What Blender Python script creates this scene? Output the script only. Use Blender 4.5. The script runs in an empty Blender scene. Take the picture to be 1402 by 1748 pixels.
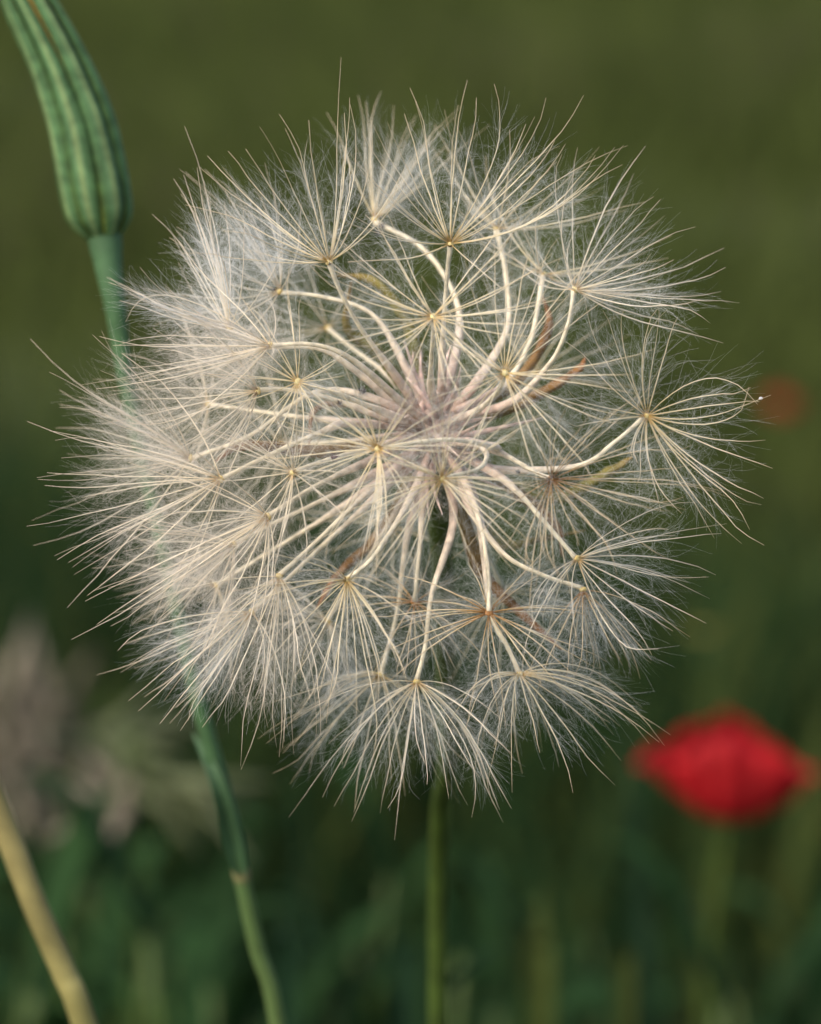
import bpy, math, random
import numpy as np
from mathutils import Vector

rng = np.random.default_rng(7)
random.seed(7)
S = bpy.context.scene
COL = S.collection

# ------------------------------------------------------------------ camera
PITCH = math.radians(11.0)
D = 0.60                      # camera to the middle of the seed head, metres
K = 0.150 / 1748              # metres per photo pixel at distance D
CAM = np.array([0.0, 0.0, 0.76])
FWD = np.array([0.0, math.cos(PITCH), -math.sin(PITCH)])
UPV = np.array([0.0, math.sin(PITCH), math.cos(PITCH)])
RGT = np.array([1.0, 0.0, 0.0])
cd = bpy.data.cameras.new('camera')
cam = bpy.data.objects.new('camera', cd)
COL.objects.link(cam)
cam.location = CAM.tolist()
cam.rotation_euler = (math.pi / 2 - PITCH, 0, 0)
cd.sensor_fit = 'VERTICAL'
cd.sensor_height = 30.0
cd.sensor_width = 24.06
cd.lens = 120.0
cd.clip_start = 0.02
cd.clip_end = 2000
cd.dof.use_dof = True
cd.dof.focus_distance = D - 0.020
cd.dof.aperture_fstop = 13.5
S.camera = cam

# ------------------------------------------------------------------ sky, sun, exposure
SUN_EL, SUN_AZ = math.radians(44), math.radians(-48)      # high, over the left shoulder of the camera
w = bpy.data.worlds.new('World')
S.world = w
w.use_nodes = True
nt = w.node_tree
sky = nt.nodes.new('ShaderNodeTexSky')
sky.sky_type = 'NISHITA'
sky.sun_disc = False
sky.sun_elevation = SUN_EL
sky.dust_density = 5.0
sky.air_density = 1.0
bg = nt.nodes['Background']
bg.inputs['Strength'].default_value = 0.14
nt.links.new(sky.outputs[0], bg.inputs[0])
sl = bpy.data.lights.new('sun', 'SUN')
sun = bpy.data.objects.new('sun', sl)
COL.objects.link(sun)
sl.energy = 1.25
sl.angle = math.radians(45)
sl.color = (1.0, 0.92, 0.81)
to_sun = Vector((math.sin(SUN_AZ) * math.cos(SUN_EL), -math.cos(SUN_AZ) * math.cos(SUN_EL), math.sin(SUN_EL)))
sun.rotation_euler = to_sun.to_track_quat('Z', 'Y').to_euler()
sky.sun_rotation = math.atan2(to_sun.x, to_sun.y)
S.view_settings.view_transform = 'Standard'
S.view_settings.look = 'None'
S.view_settings.gamma = 1.0
S.view_settings.use_curve_mapping = False
S.view_settings.exposure = 0.66
S.render.engine = 'CYCLES'
S.cycles.max_bounces = 6
S.cycles.diffuse_bounces = 3
S.cycles.transmission_bounces = 4
S.cycles.transparent_max_bounces = 8
S.cycles.use_denoising = True

# ------------------------------------------------------------------ helpers
def W(p):
    """photo space (px right, px down, px towards the camera from distance D) -> world metres; p is (...,3)"""
    p = np.asarray(p, float)
    d = D - p[..., 2:3] * K
    s = K * d / D
    return CAM + d * FWD + (p[..., 0:1] - 701) * s * RGT - (p[..., 1:2] - 874) * s * UPV

def at(px, py, d):
    return W(np.array([px, py, (D - d) / K]))

def norm(v):
    v = np.asarray(v, float)
    return v / (np.linalg.norm(v, axis=-1, keepdims=True) + 1e-12)

def link(name, me, parent=None, mat=None):
    o = bpy.data.objects.new(name, me)
    COL.objects.link(o)
    if parent is not None:
        o.parent = parent
        if parent.parent is not None:
            o.matrix_parent_inverse = (parent.parent.matrix_basis @ parent.matrix_basis).inverted() if False else o.matrix_parent_inverse
    if mat is not None:
        me.materials.append(mat)
    return o

def mesh(name, v, f, t=None, smooth=True):
    """v (n,3) world; f (m,4) or (m,3) ints; t optional float attribute per vertex"""
    me = bpy.data.meshes.new(name)
    v = np.asarray(v, np.float32)
    f = np.asarray(f, np.int32)
    me.vertices.add(len(v))
    me.vertices.foreach_set('co', v.ravel())
    k = f.shape[1]
    me.loops.add(f.size)
    me.loops.foreach_set('vertex_index', f.ravel())
    me.polygons.add(len(f))
    me.polygons.foreach_set('loop_start', np.arange(len(f), dtype=np.int32) * k)
    me.polygons.foreach_set('loop_total', np.full(len(f), k, np.int32))
    me.update(calc_edges=True)
    if smooth:
        me.polygons.foreach_set('use_smooth', np.ones(len(f), bool))
    if t is not None:
        a = me.attributes.new('t', 'FLOAT', 'POINT')
        a.data.foreach_set('value', np.asarray(t, np.float32))
    return me

def frames(P):
    """tangents and two normals along a polyline (n,3)"""
    T = norm(np.gradient(P, axis=0))
    ref = np.array([0.13, 0.31, 0.94]) if abs(T[0] @ np.array([0.13, 0.31, 0.94])) < 0.9 else np.array([0.9, 0.3, 0.1])
    N = np.zeros_like(P)
    n = norm(ref - (ref @ T[0]) * T[0])
    for i in range(len(P)):
        n = norm(n - (n @ T[i]) * T[i])
        N[i] = n
    return T, N, np.cross(T, N)

def tube(P, R, sides=6, bump=0.0, off=0, cap=True, groove=0.0):
    """P (n,3) world polyline, R (n) radii in metres -> verts, quads, t"""
    P = np.asarray(P, float); n = len(P)
    T, N, B = frames(P)
    a = np.arange(sides) * 2 * math.pi / sides
    R = np.asarray(R, float)[:, None] * np.ones((n, sides))
    if bump:
        R = R * (1 + bump * rng.uniform(-1, 1, R.shape))
    if groove:
        R = R * (1 + groove * np.where(np.arange(sides) % 2, -1, 1))[None]
    v = P[:, None] + R[..., None] * (np.cos(a)[None, :, None] * N[:, None] + np.sin(a)[None, :, None] * B[:, None])
    i, j = np.meshgrid(np.arange(n - 1), np.arange(sides), indexing='ij')
    j2 = (j + 1) % sides
    f = np.stack([i * sides + j, i * sides + j2, (i + 1) * sides + j2, (i + 1) * sides + j], -1).reshape(-1, 4)
    v = v.reshape(-1, 3)
    t = np.repeat(np.linspace(0, 1, n), sides)
    if cap:
        nv = len(v)
        v = np.vstack([v, P[0], P[-1]])
        t = np.append(t, [0, 1])
        jj = np.arange(sides); kk = (jj + 1) % sides
        c0 = np.stack([np.full(sides, nv), kk, jj, np.full(sides, nv)], -1)
        c1 = np.stack([np.full(sides, nv + 1), (n - 1) * sides + jj, (n - 1) * sides + kk, np.full(sides, nv + 1)], -1)
        # caps as degenerate-free quads: use triangles written as two-step quads
        f = (f, c0[:, :3], c1[:, :3])
        tri = np.vstack([np.stack([f[0][:, 0], f[0][:, 1], f[0][:, 2]], -1), np.stack([f[0][:, 0], f[0][:, 2], f[0][:, 3]], -1), f[1], f[2]])
        return v, tri + off, t
    return v, f + off, t

def joinm(parts):
    vs, fs, ts, o = [], [], [], 0
    for v, f, t in parts:
        vs.append(v); fs.append(f + o); ts.append(t); o += len(v)
    return np.vstack(vs), np.vstack(fs), np.concatenate(ts)

def resample(pts, n):
    """smooth (Catmull-Rom) curve through pts (k,m) sampled n times"""
    P = np.asarray(pts, float); k = len(P)
    Q = np.vstack([2 * P[0] - P[1], P, 2 * P[-1] - P[-2]])
    u = np.linspace(0, k - 1 - 1e-6, n)
    i = u.astype(int); x = (u - i)[:, None]
    a, b, c, d = Q[i], Q[i + 1], Q[i + 2], Q[i + 3]
    return 0.5 * (2 * b + (c - a) * x + (2 * a - 5 * b + 4 * c - d) * x ** 2 + (3 * b - a - 3 * c + d) * x ** 3)

def tag(o, label=None, cat=None, group=None, kind=None):
    if label: o['label'] = label
    if cat: o['category'] = cat
    if group: o['group'] = group
    if kind: o['kind'] = kind
    return o

def empty(name, loc=None):
    o = bpy.data.objects.new(name, None)
    o.empty_display_size = 0.02
    COL.objects.link(o)
    if loc is not None:
        o.location = [float(x) for x in loc]
    return o

def kid(name, me, parent, mat, kind=None):
    """mesh written in world coordinates, parented to a thing (or part) that may sit away from the origin"""
    o = link(name, me, parent, mat)
    root = parent
    off = Vector((0, 0, 0))
    while root is not None:
        off += Vector(root.location); root = root.parent
    o.location = -off
    if kind: o['kind'] = kind
    return o

# ------------------------------------------------------------------ materials
def material(name, ramp, rough=0.6, trans=0.0, attr='t', noise=None, namt=0.25, bump=0.0, spec=0.3, per_obj=0.0, tcol=None):
    """ramp: [(pos, (r,g,b))...] along attribute t; noise scale multiplies the colour unevenly; trans = translucent share"""
    m = bpy.data.materials.new(name); m.use_nodes = True
    n, l = m.node_tree.nodes, m.node_tree.links
    p = n['Principled BSDF']
    p.inputs['Roughness'].default_value = rough
    p.inputs['Specular IOR Level'].default_value = spec
    cr = n.new('ShaderNodeValToRGB')
    e = cr.color_ramp.elements
    while len(e) > 1: e.remove(e[-1])
    e[0].position = ramp[0][0]; e[0].color = (*ramp[0][1], 1)
    for q, c in ramp[1:]:
        x = e.new(q); x.color = (*c, 1)
    if attr:
        a = n.new('ShaderNodeAttribute'); a.attribute_name = attr
        l.new(a.outputs['Fac'], cr.inputs[0])
    out = cr.outputs[0]
    if noise:
        g = n.new('ShaderNodeNewGeometry')
        nz = n.new('ShaderNodeTexNoise'); nz.inputs['Scale'].default_value = noise; nz.inputs['Detail'].default_value = 4
        l.new(g.outputs['Position'], nz.inputs['Vector'])
        mr = n.new('ShaderNodeMapRange')
        mr.inputs[1].default_value = 0.3; mr.inputs[2].default_value = 0.7
        mr.inputs[3].default_value = 1 - namt; mr.inputs[4].default_value = 1 + namt
        l.new(nz.outputs[0], mr.inputs[0])
        mx = n.new('ShaderNodeVectorMath'); mx.operation = 'SCALE'
        l.new(out, mx.inputs[0]); l.new(mr.outputs[0], mx.inputs['Scale'])
        out = mx.outputs[0]
        if bump:
            b = n.new('ShaderNodeBump'); b.inputs['Strength'].default_value = bump; b.inputs['Distance'].default_value = 0.0006
            l.new(nz.outputs[0], b.inputs['Height']); l.new(b.outputs[0], p.inputs['Normal'])
    if per_obj:
        oi = n.new('ShaderNodeObjectInfo')
        mr = n.new('ShaderNodeMapRange'); mr.inputs[3].default_value = 1 - per_obj; mr.inputs[4].default_value = 1 + per_obj
        l.new(oi.outputs['Random'], mr.inputs[0])
        mx = n.new('ShaderNodeVectorMath'); mx.operation = 'SCALE'
        l.new(out, mx.inputs[0]); l.new(mr.outputs[0], mx.inputs['Scale'])
        out = mx.outputs[0]
    l.new(out, p.inputs['Base Color'])
    if trans:
        tr = n.new('ShaderNodeBsdfTranslucent'); mix = n.new('ShaderNodeMixShader')
        mix.inputs[0].default_value = trans
        if tcol: tr.inputs[0].default_value = (*tcol, 1)
        else: l.new(out, tr.inputs[0])
        l.new(p.outputs[0], mix.inputs[1]); l.new(tr.outputs[0], mix.inputs[2])
        l.new(mix.outputs[0], n['Material Output'].inputs[0])
    return m

M = {}
M['ray'] = material('pappus ray', [(0, (.66, .44, .14)), (.10, (.82, .69, .42)), (.45, (.88, .79, .58)), (1, (.72, .60, .41))], .38, .18, spec=.6, per_obj=.10)
M['ray_pale'] = material('pale pappus ray', [(0, (.68, .47, .20)), (.10, (.84, .74, .54)), (.5, (.90, .83, .69)), (1, (.74, .63, .48))], .38, .18, spec=.6, per_obj=.10)
M['ray_brown'] = material('brown based pappus ray', [(0, (.30, .14, .04)), (.14, (.50, .31, .12)), (.4, (.76, .64, .42)), (1, (.55, .43, .28))], .38, .18, spec=.6, per_obj=.1)
M['down'] = material('pappus down', [(0, (.88, .88, .87)), (1, (.83, .87, .86))], .7, .4)
M['down_warm'] = material('warm pappus down', [(0, (.88, .82, .74)), (1, (.86, .82, .76))], .7, .4)
M['seed'] = material('seed and beak', [(0, (.40, .25, .18)), (.2, (.62, .47, .38)), (.34, (.78, .66, .53)), (.6, (.84, .75, .55)), (1, (.82, .74, .56))], .6, .12, noise=600, namt=.32, bump=.7, per_obj=.08)
M['disc'] = material('pappus disc', [(0, (.66, .48, .16)), (1, (.82, .70, .34))], .6, .1, per_obj=.15)
M['disc_brown'] = material('brown pappus disc', [(0, (.34, .16, .05)), (1, (.46, .25, .09))], .6)
M['receptacle'] = material('receptacle', [(0, (.30, .24, .13)), (1, (.52, .36, .28))], .8, noise=700, namt=.35, bump=.8)
M['bract'] = material('dry bract', [(0, (.20, .17, .06)), (.45, (.30, .18, .075)), (1, (.36, .17, .075))], .85, .3, noise=420, namt=.5, bump=.8, spec=.1, per_obj=.2)
M['bract_green'] = material('olive bract', [(0, (.15, .17, .05)), (.6, (.25, .22, .07)), (1, (.32, .22, .08))], .85, .3, noise=420, namt=.5, bump=.8, spec=.1, per_obj=.2)
M['stem'] = material('green stem', [(0, (.055, .085, .014)), (1, (.05, .085, .016))], .5, .0, noise=160, namt=.25)
M['stem_blue'] = material('bluish green stem', [(0, (.11, .16, .05)), (.3, (.09, .15, .05)), (.42, (.06, .13, .055)), (1, (.06, .13, .06))], .5, noise=200, namt=.18)
M['bud'] = material('bud bract', [(0, (.16, .17, .03)), (.14, (.055, .10, .025)), (.30, (.055, .12, .045)), (.46, (.075, .16, .07)), (.58, (.13, .22, .10)), (.70, (.19, .26, .10)), (1, (.26, .27, .06))], .65, .1, noise=420, namt=.35, bump=.5, spec=.15)
M['floret'] = material('folded yellow floret', [(0, (.34, .26, .04)), (1, (.44, .25, .04))], .6, .2, noise=300)
M['node'] = material('pale stem joint', [(0, (.24, .22, .10)), (1, (.18, .18, .08))], .6)
M['leaf_blue'] = material('bluish leaf', [(0, (.055, .12, .055)), (1, (.07, .14, .07))], .5, .2, noise=120)
M['straw'] = material('straw stalk', [(0, (.22, .22, .07)), (1, (.30, .25, .11))], .5, .05, noise=150, namt=.25)
M['drygrass'] = material('dry grass head', [(0, (.18, .17, .11)), (.6, (.22, .19, .14)), (1, (.21, .19, .15))], .8, .2, noise=60, namt=.4, per_obj=.3)
M['drypale'] = material('pale green grass head', [(0, (.10, .13, .055)), (1, (.15, .17, .09))], .8, .2, noise=60, namt=.4, per_obj=.3)
M['petal'] = material('poppy petal', [(0, (.22, .003, .005)), (.35, (.34, .004, .008)), (1, (.48, .009, .015))], .7, .35, noise=90, namt=.3)
M['petal_far'] = material('orange red poppy petal', [(0, (.30, .022, .014)), (1, (.38, .035, .024))], .6, .3)
M['capsule'] = material('poppy capsule', [(0, (.10, .16, .05)), (1, (.03, .02, .03))], .7)
M['yellow'] = material('yellow petal', [(0, (.26, .24, .05)), (1, (.32, .28, .06))], .6, .2)
M['wool'] = material('receptacle wool', [(0, (.74, .62, .55)), (1, (.80, .72, .66))], .8, .3)
M['floret_dry'] = material('shrivelled floret', [(0, (.50, .30, .24)), (.5, (.66, .48, .41)), (1, (.74, .60, .52))], .8, .2, noise=700, namt=.4, per_obj=.25)
M['aphid'] = material('aphid', [(0, (.012, .010, .012)), (1, (.02, .012, .012))], .35, spec=.5)
M['aphid_red'] = material('reddish insect', [(0, (.07, .014, .016)), (1, (.05, .01, .012))], .35, spec=.5)
M['white'] = material('white speck', [(0, (.6, .6, .62)), (1, (.6, .6, .62))], .7)
for nm, c0, c1 in (('blade_green', (.012, .035, .010), (.020, .050, .014)), ('blade_olive', (.056, .080, .018), (.076, .098, .025)),
                   ('blade_brown', (.075, .068, .038), (.11, .10, .062)), ('blade_teal', (.014, .043, .019), (.023, .058, .027)), ('weed', (.016, .048, .014), (.026, .068, .020))):
    M[nm] = material(nm, [(0, c0), (1, c1)], .8, .25, noise=40, namt=.35, per_obj=.25, spec=.12)

# ------------------------------------------------------------------ ground
def ground():
    xs = np.concatenate([-np.geomspace(600, 1, 24), np.linspace(-.9, .9, 13), np.geomspace(1, 600, 24)])
    ys = np.concatenate([-np.geomspace(600, 1, 16), np.linspace(-.8, 12, 50), np.geomspace(12.5, 900, 24)])
    X, Y = np.meshgrid(xs, ys, indexing='ij')
    r = np.hypot(X, Y)
    Z = .03 * np.sin(X * 1.7 + 1) * np.sin(Y * 1.3) * np.clip(r, 0, 1) + .012 * np.sin(X * 5.1) * np.sin(Y * 4.3 + 2) - 0.02
    v = np.stack([X, Y, Z], -1).reshape(-1, 3)
    nx, ny = X.shape
    i, j = np.meshgrid(np.arange(nx - 1), np.arange(ny - 1), indexing='ij')
    f = np.stack([i * ny + j, (i + 1) * ny + j, (i + 1) * ny + j + 1, i * ny + j + 1], -1).reshape(-1, 4)
    m = bpy.data.materials.new('meadow soil and moss'); m.use_nodes = True
    n, l = m.node_tree.nodes, m.node_tree.links
    g = n.new('ShaderNodeNewGeometry')
    n1 = n.new('ShaderNodeTexNoise'); n1.inputs['Scale'].default_value = 2.2; n1.inputs['Detail'].default_value = 6
    cr = n.new('ShaderNodeValToRGB'); e = cr.color_ramp.elements
    e[0].position = .35; e[0].color = (.030, .032, .014, 1); e[1].position = .68; e[1].color = (.075, .085, .022, 1)
    x = e.new(.52); x.color = (.045, .065, .018, 1)
    l.new(g.outputs['Position'], n1.inputs['Vector']); l.new(n1.outputs[0], cr.inputs[0])
    l.new(cr.outputs[0], n['Principled BSDF'].inputs['Base Color'])
    n['Principled BSDF'].inputs['Roughness'].default_value = .95
    n2 = n.new('ShaderNodeTexNoise'); n2.inputs['Scale'].default_value = 40; n2.inputs['Detail'].default_value = 5
    b = n.new('ShaderNodeBump'); b.inputs['Distance'].default_value = .02
    l.new(g.outputs['Position'], n2.inputs['Vector']); l.new(n2.outputs[0], b.inputs['Height']); l.new(b.outputs[0], n['Principled BSDF'].inputs['Normal'])
    o = link('ground', mesh('ground', v, f), None, m)
    tag(o, 'mossy olive meadow ground under the grass', 'ground', kind='structure')
ground()

# ------------------------------------------------------------------ meadow grass (nobody could count it)
def ribbons(base, tipdir, length, width, lean, seg, t0=0.0):
    """many leaf blades: base (n,3), lean (n,2) horizontal bend; vectorised"""
    n = len(base)
    s = np.linspace(0, 1, seg + 1)
    up = np.zeros((n, seg + 1, 3))
    up[..., 2] = (length[:, None] * (s - .25 * np.linalg.norm(lean, axis=1)[:, None] * s ** 2))
    up[..., :2] = length[:, None, None] * lean[:, None, :] * (s ** 2)[None, :, None]
    C = base[:, None] + up
    side = norm(np.stack([np.cos(tipdir), np.sin(tipdir), np.zeros(n)], -1))
    wd = width[:, None] * np.clip(1 - s ** 2.2, .04, 1)[None]
    v = np.stack([C - side[:, None] * wd[..., None] / 2, C + side[:, None] * wd[..., None] / 2], 2)   # n, seg+1, 2, 3
    idx = np.arange(n * (seg + 1) * 2).reshape(n, seg + 1, 2)
    f = np.stack([idx[:, :-1, 0], idx[:, :-1, 1], idx[:, 1:, 1], idx[:, 1:, 0]], -1).reshape(-1, 4)
    t = np.broadcast_to(s[None, :, None], (n, seg + 1, 2))
    return v.reshape(-1, 3), f, t.reshape(-1)

def patch(x, y):
    return .5 + .5 * np.sin(x * 2.1 + 1.3 * np.sin(y * 1.1)) * np.sin(y * 1.7 + x * .6 + .8)

def grass(name, n, y0, y1, spread, hmin, hmax, wmin, wmax, mat, label, lean=.35, thr=0.0):
    y = y0 + (y1 - y0) * rng.random(n) ** 1.25
    x = rng.uniform(-1, 1, n) * (spread + .22 * y)
    keep = patch(x, y) + rng.uniform(-.25, .25, n) > thr
    x, y = x[keep], y[keep]; n = len(x)
    z = np.full(n, -.04)
    L = rng.uniform(hmin, hmax, n) * (.75 + .5 * patch(x * 1.7, y * 1.3 + 2))
    ln = rng.normal(0, lean, (n, 2))
    v, f, t = ribbons(np.stack([x, y, z], -1), rng.uniform(0, 6.28, n), L, rng.uniform(wmin, wmax, n), ln, 4)
    o = link(name, mesh(name, v, f, t), None, M[mat])
    tag(o, label, 'grass', kind='stuff')

grass('green_grass', 24000, 1.25, 3.0, .25, .12, .34, .003, .008, 'blade_green', 'dark green blurred grass between the wildflowers', .3, .25)
grass('teal_grass', 7000, 1.3, 3.2, .25, .12, .32, .004, .009, 'blade_teal', 'bluish green blurred grass low in the meadow', .3, .55)
grass('olive_grass', 40000, 2.3, 14.0, .4, .12, .30, .006, .014, 'blade_olive', 'olive meadow grass far behind the seed head', .4, .22)
grass('brown_grass', 5000, 2.2, 9.0, .4, .12, .30, .006, .014, 'blade_brown', 'greyish brown withered grass patches far behind the seed head', .4, .62)
grass('tall_thin_grass', 170, .95, 1.9, .12, .34, .52, .0025, .006, 'blade_green', 'tall thin dark grass rising behind the seed head stem', .22, .2)

# ------------------------------------------------------------------ THE SEED HEAD
C3 = np.array([748.0, 738.0, 0.0])
HEAD = empty('goatsbeard_plant')
tag(HEAD, 'large round fluffy cream seed head on a green stem, its feathery parachutes wide open', 'seed head')

R_HUB = 432.0
def sphere_z(x, y, sign=1):
    r2 = (x - C3[0]) ** 2 + (y - C3[1]) ** 2
    return sign * math.sqrt(max(R_HUB ** 2 - r2, 0))

def bez(a, b, c, n):
    s = np.linspace(0, 1, n)[:, None]
    return (1 - s) ** 2 * a + 2 * s * (1 - s) * b + s ** 2 * c

def basis(ax):
    ax = norm(ax)
    h = np.array([0, 0, 1.0]) if abs(ax[2]) < .8 else np.array([0, 1.0, 0])
    u = norm(np.cross(h, ax)); return ax, u, np.cross(ax, u)

NSEG = 11
def fan_rays(hub, ax, n, th, L, bend, clump, jit=.05):
    """umbrella of rays about axis ax: th=(mean,sd) degrees"""
    ax, u, v = basis(ax)
    az = (np.arange(n) + rng.uniform(-.35, .35, n)) * 2 * math.pi / n + rng.uniform(0, 6)
    if clump:
        cen = rng.uniform(0, 6.28, 5)
        dd = (az[:, None] - cen[None] + math.pi) % (2 * math.pi) - math.pi
        k = np.abs(dd).argmin(1)
        az = az - clump * dd[np.arange(n), k]
    out = []
    for a in az:
        t = math.radians(np.clip(rng.normal(*th), 8, 96))
        ll = L * rng.uniform(.82, 1.08)
        rad = math.cos(a) * u + math.sin(a) * v
        tip = hub + ll * (math.cos(t) * ax + math.sin(t) * rad)
        out.append((tip, (hub + tip) / 2 - ax * bend * ll * rng.uniform(.6, 1.4) + rng.normal(0, jit * ll * .5, 3)))
    return out

def traced_rays(hub, ax, tips, L, bend):
    ax = norm(ax); out = []
    sgn = 1 if ax[2] > .05 else -1
    for q in tips:
        d2 = np.array([q[0] - hub[0], q[1] - hub[1]])
        dist = np.linalg.norm(d2)
        ll = max(L * rng.uniform(.88, 1.06), dist * 1.02)
        dz = math.sqrt(max(ll ** 2 - dist ** 2, 0)) * .8
        if abs(ax[2]) < .4:
            s = rng.choice([-1, 1])
        else:
            s = sgn
        tip = np.array([q[0], q[1], hub[2] + s * dz])
        if len(q) == 4:      # a traced bulge: the ray's middle passes near this pixel
            c = np.array([2 * q[2] - (hub[0] + tip[0]) / 2, 2 * q[3] - (hub[1] + tip[1]) / 2, (hub[2] + tip[2]) / 2])
        else:
            c = (hub + tip) / 2 - ax * bend * ll * rng.uniform(.5, 1.4) + rng.normal(0, .018 * ll, 3)
        out.append((tip, c))
    return out

def down_mesh(curves, hub, dens, lens, width, s0=.03, s1=.72, wool=None):
    """fine cobweb hairs growing sideways from the rays, interlacing with the neighbours"""
    base, tang, ll = [], [], []
    for P in curves:
        n = int(dens * rng.uniform(.7, 1.3))
        s = s0 + (s1 - s0) * rng.random(n) ** .85
        u = s * (len(P) - 1); i = np.minimum(u.astype(int), len(P) - 2); x = (u - i)[:, None]
        base.append(P[i] * (1 - x) + P[i + 1] * x)
        tang.append(norm(P[i + 1] - P[i]))
        ll.append(lens * (.45 + .9 * np.sin(np.clip(s + .12, 0, 1) * math.pi)) * rng.uniform(.5, 1.3, n))
    if wool is not None:
        n = int(dens * 9)
        s = .10 + .90 * rng.random(n) ** .6
        u = s * (len(wool) - 1); i = np.minimum(u.astype(int), len(wool) - 2); x = (u - i)[:, None]
        base.append(wool[i] * (1 - x) + wool[i + 1] * x); tang.append(norm(wool[i + 1] - wool[i])); ll.append(np.full(n, 17.0) * rng.uniform(.4, 1.3, n))
    b = np.vstack(base); T = np.vstack(tang); l = np.concatenate(ll); n = len(b)
    silky = (rng.random(n) < .5)[:, None]
    d = rng.normal(0, 1, (n, 3)); d = norm(d - (d * T).sum(1, keepdims=True) * T)
    d = norm(np.where(silky, d * rng.uniform(.15, .55, (n, 1)) + T, d + T * rng.uniform(-.1, .8, (n, 1))))
    l = np.where(silky[:, 0], l * 1.5, l)
    pts = [b]
    step = l[:, None] / 4
    cur = b
    curl = rng.normal(0, .45, (n, 3)) * np.where(silky, .3, 1)
    for k in range(4):
        d = norm(d + curl * .6 + rng.normal(0, .28, (n, 3)) * np.where(silky, .35, 1))
        cur = cur + d * step
        pts.append(cur)
    P = np.stack(pts, 1)                                # n,5,3
    side = norm(np.cross(P[:, -1] - P[:, 0], rng.normal(0, 1, (n, 3))))
    wd = width * np.array([1, .95, .85, .7, .45])
    v = np.stack([P - side[:, None] * wd[None, :, None] / 2, P + side[:, None] * wd[None, :, None] / 2], 2)
    idx = np.arange(n * 10).reshape(n, 5, 2)
    f = np.stack([idx[:, :-1, 0], idx[:, :-1, 1], idx[:, 1:, 1], idx[:, 1:, 0]], -1).reshape(-1, 4)
    t = np.broadcast_to(np.linspace(0, 1, 5)[None, :, None], (n, 5, 2)).reshape(-1)
    return W(v.reshape(-1, 3)), f, t

ALL_CURVES = []       # (points in photo space, radius) where small insects may sit

def seed(x, y, z=None, ax=None, tips=(), n=22, th=(62, 11), L=245, bend=.13, clump=.25, way=(), single=False,
         pal='ray', disc='disc', down='down', dens=50, dlen=48, dw=.185, beak_w=.84, tw=1.95):
    if z is None: z = sphere_z(x, y)
    hub = np.array([x, y, z], float)
    rad = norm(hub - C3)
    axis = rad if ax is None else norm(np.asarray(ax, float))
    # fruit: rough achene at the receptacle, then a long smooth beak up to the hub
    start = C3 + rad * 30 + rng.normal(0, 9, 3)
    dist = np.linalg.norm(hub - start)
    if way:
        pts = [start] + [np.array(q, float) if len(q) == 3 else np.array([q[0], q[1], start[2] + (z - start[2]) * (k + 1) / (len(way) + 1)]) for k, q in enumerate(way)] + [hub - axis * 3]
        P = resample(pts, 26)
    else:
        sag = rng.normal(0, .045 * dist, 3)
        c1 = start + rad * dist * .4 + sag; c2 = hub - axis * dist * .33
        s = np.linspace(0, 1, 26)[:, None]
        P = (1 - s) ** 3 * start + 3 * s * (1 - s) ** 2 * c1 + 3 * s ** 2 * (1 - s) * c2 + s ** 3 * (hub - axis * 3)
    P = P + np.cumsum(rng.normal(0, .28, P.shape), 0) * np.sin(np.linspace(0, math.pi, 26))[:, None]
    prof = np.interp(np.linspace(0, 1, 26), [0, .06, .2, .36, .5, .85, .95, 1], [3.5, 6.5, 9.0, 7.5, 4.6, 3.8, 4.4, 5.6]) * beak_w
    v, f, t = tube(W(P), prof * K, 10, .06, groove=.12)
    so = kid('seed', mesh('seed', v, f, t), HEAD, M['seed'])
    ALL_CURVES.append((P, prof))
    # disc where the rays spring
    dv = []
    a3, u3, v3 = basis(axis)
    s = np.linspace(0, 1, 6)
    ax_pts = hub[None] + a3[None] * ((s - .5) * 9)[:, None]
    v, f, t = tube(W(ax_pts), np.array([4.5, 6.2, 7.2, 6.8, 4.8, 1.5]) * K, 8, .12)
    kid('pappus_disc', mesh('pappus_disc', v, f, t), so, M[disc])
    # rays
    rays = traced_rays(hub, axis, tips, L, bend)
    if n: rays += fan_rays(hub, axis, n, th, L, bend, clump)
    curves, parts = [], []
    for tip, c in rays:
        Q = bez(hub + norm(c - hub) * 4, c, tip, NSEG)
        ll = np.linalg.norm(tip - hub)
        wig = np.cumsum(rng.normal(0, .0065 * ll, Q.shape), 0) * (np.linspace(0, 1, NSEG) ** 1.5)[:, None]
        Q = Q + wig
        # loose wispy end
        e = rng.normal(0, .045 * ll, 3)
        Q = Q + e[None] * (np.clip(np.linspace(0, 1, NSEG) - .7, 0, 1) / .3)[:, None] ** 2
        curves.append(Q)
        r = np.interp(np.linspace(0, 1, NSEG), [0, .08, .6, 1], [.62, .52, .42, .12]) * tw * rng.uniform(.65, 1.3)
        v, f, t = tube(W(Q), r * K, 4, 0)
        if single:
            kid('pappus_ray', mesh('pappus_ray', v, f, t), so, M[pal])
        else:
            parts.append((v, f, t))
    if parts:
        kid('pappus_fan', mesh('pappus_fan', *joinm(parts)), so, M[pal], kind='stuff')
    v, f, t = down_mesh(curves, hub, dens, dlen, dw, wool=P)
    kid('pappus_down', mesh('pappus_down', v, f, t, smooth=False), so, M[down], kind='stuff')

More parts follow.
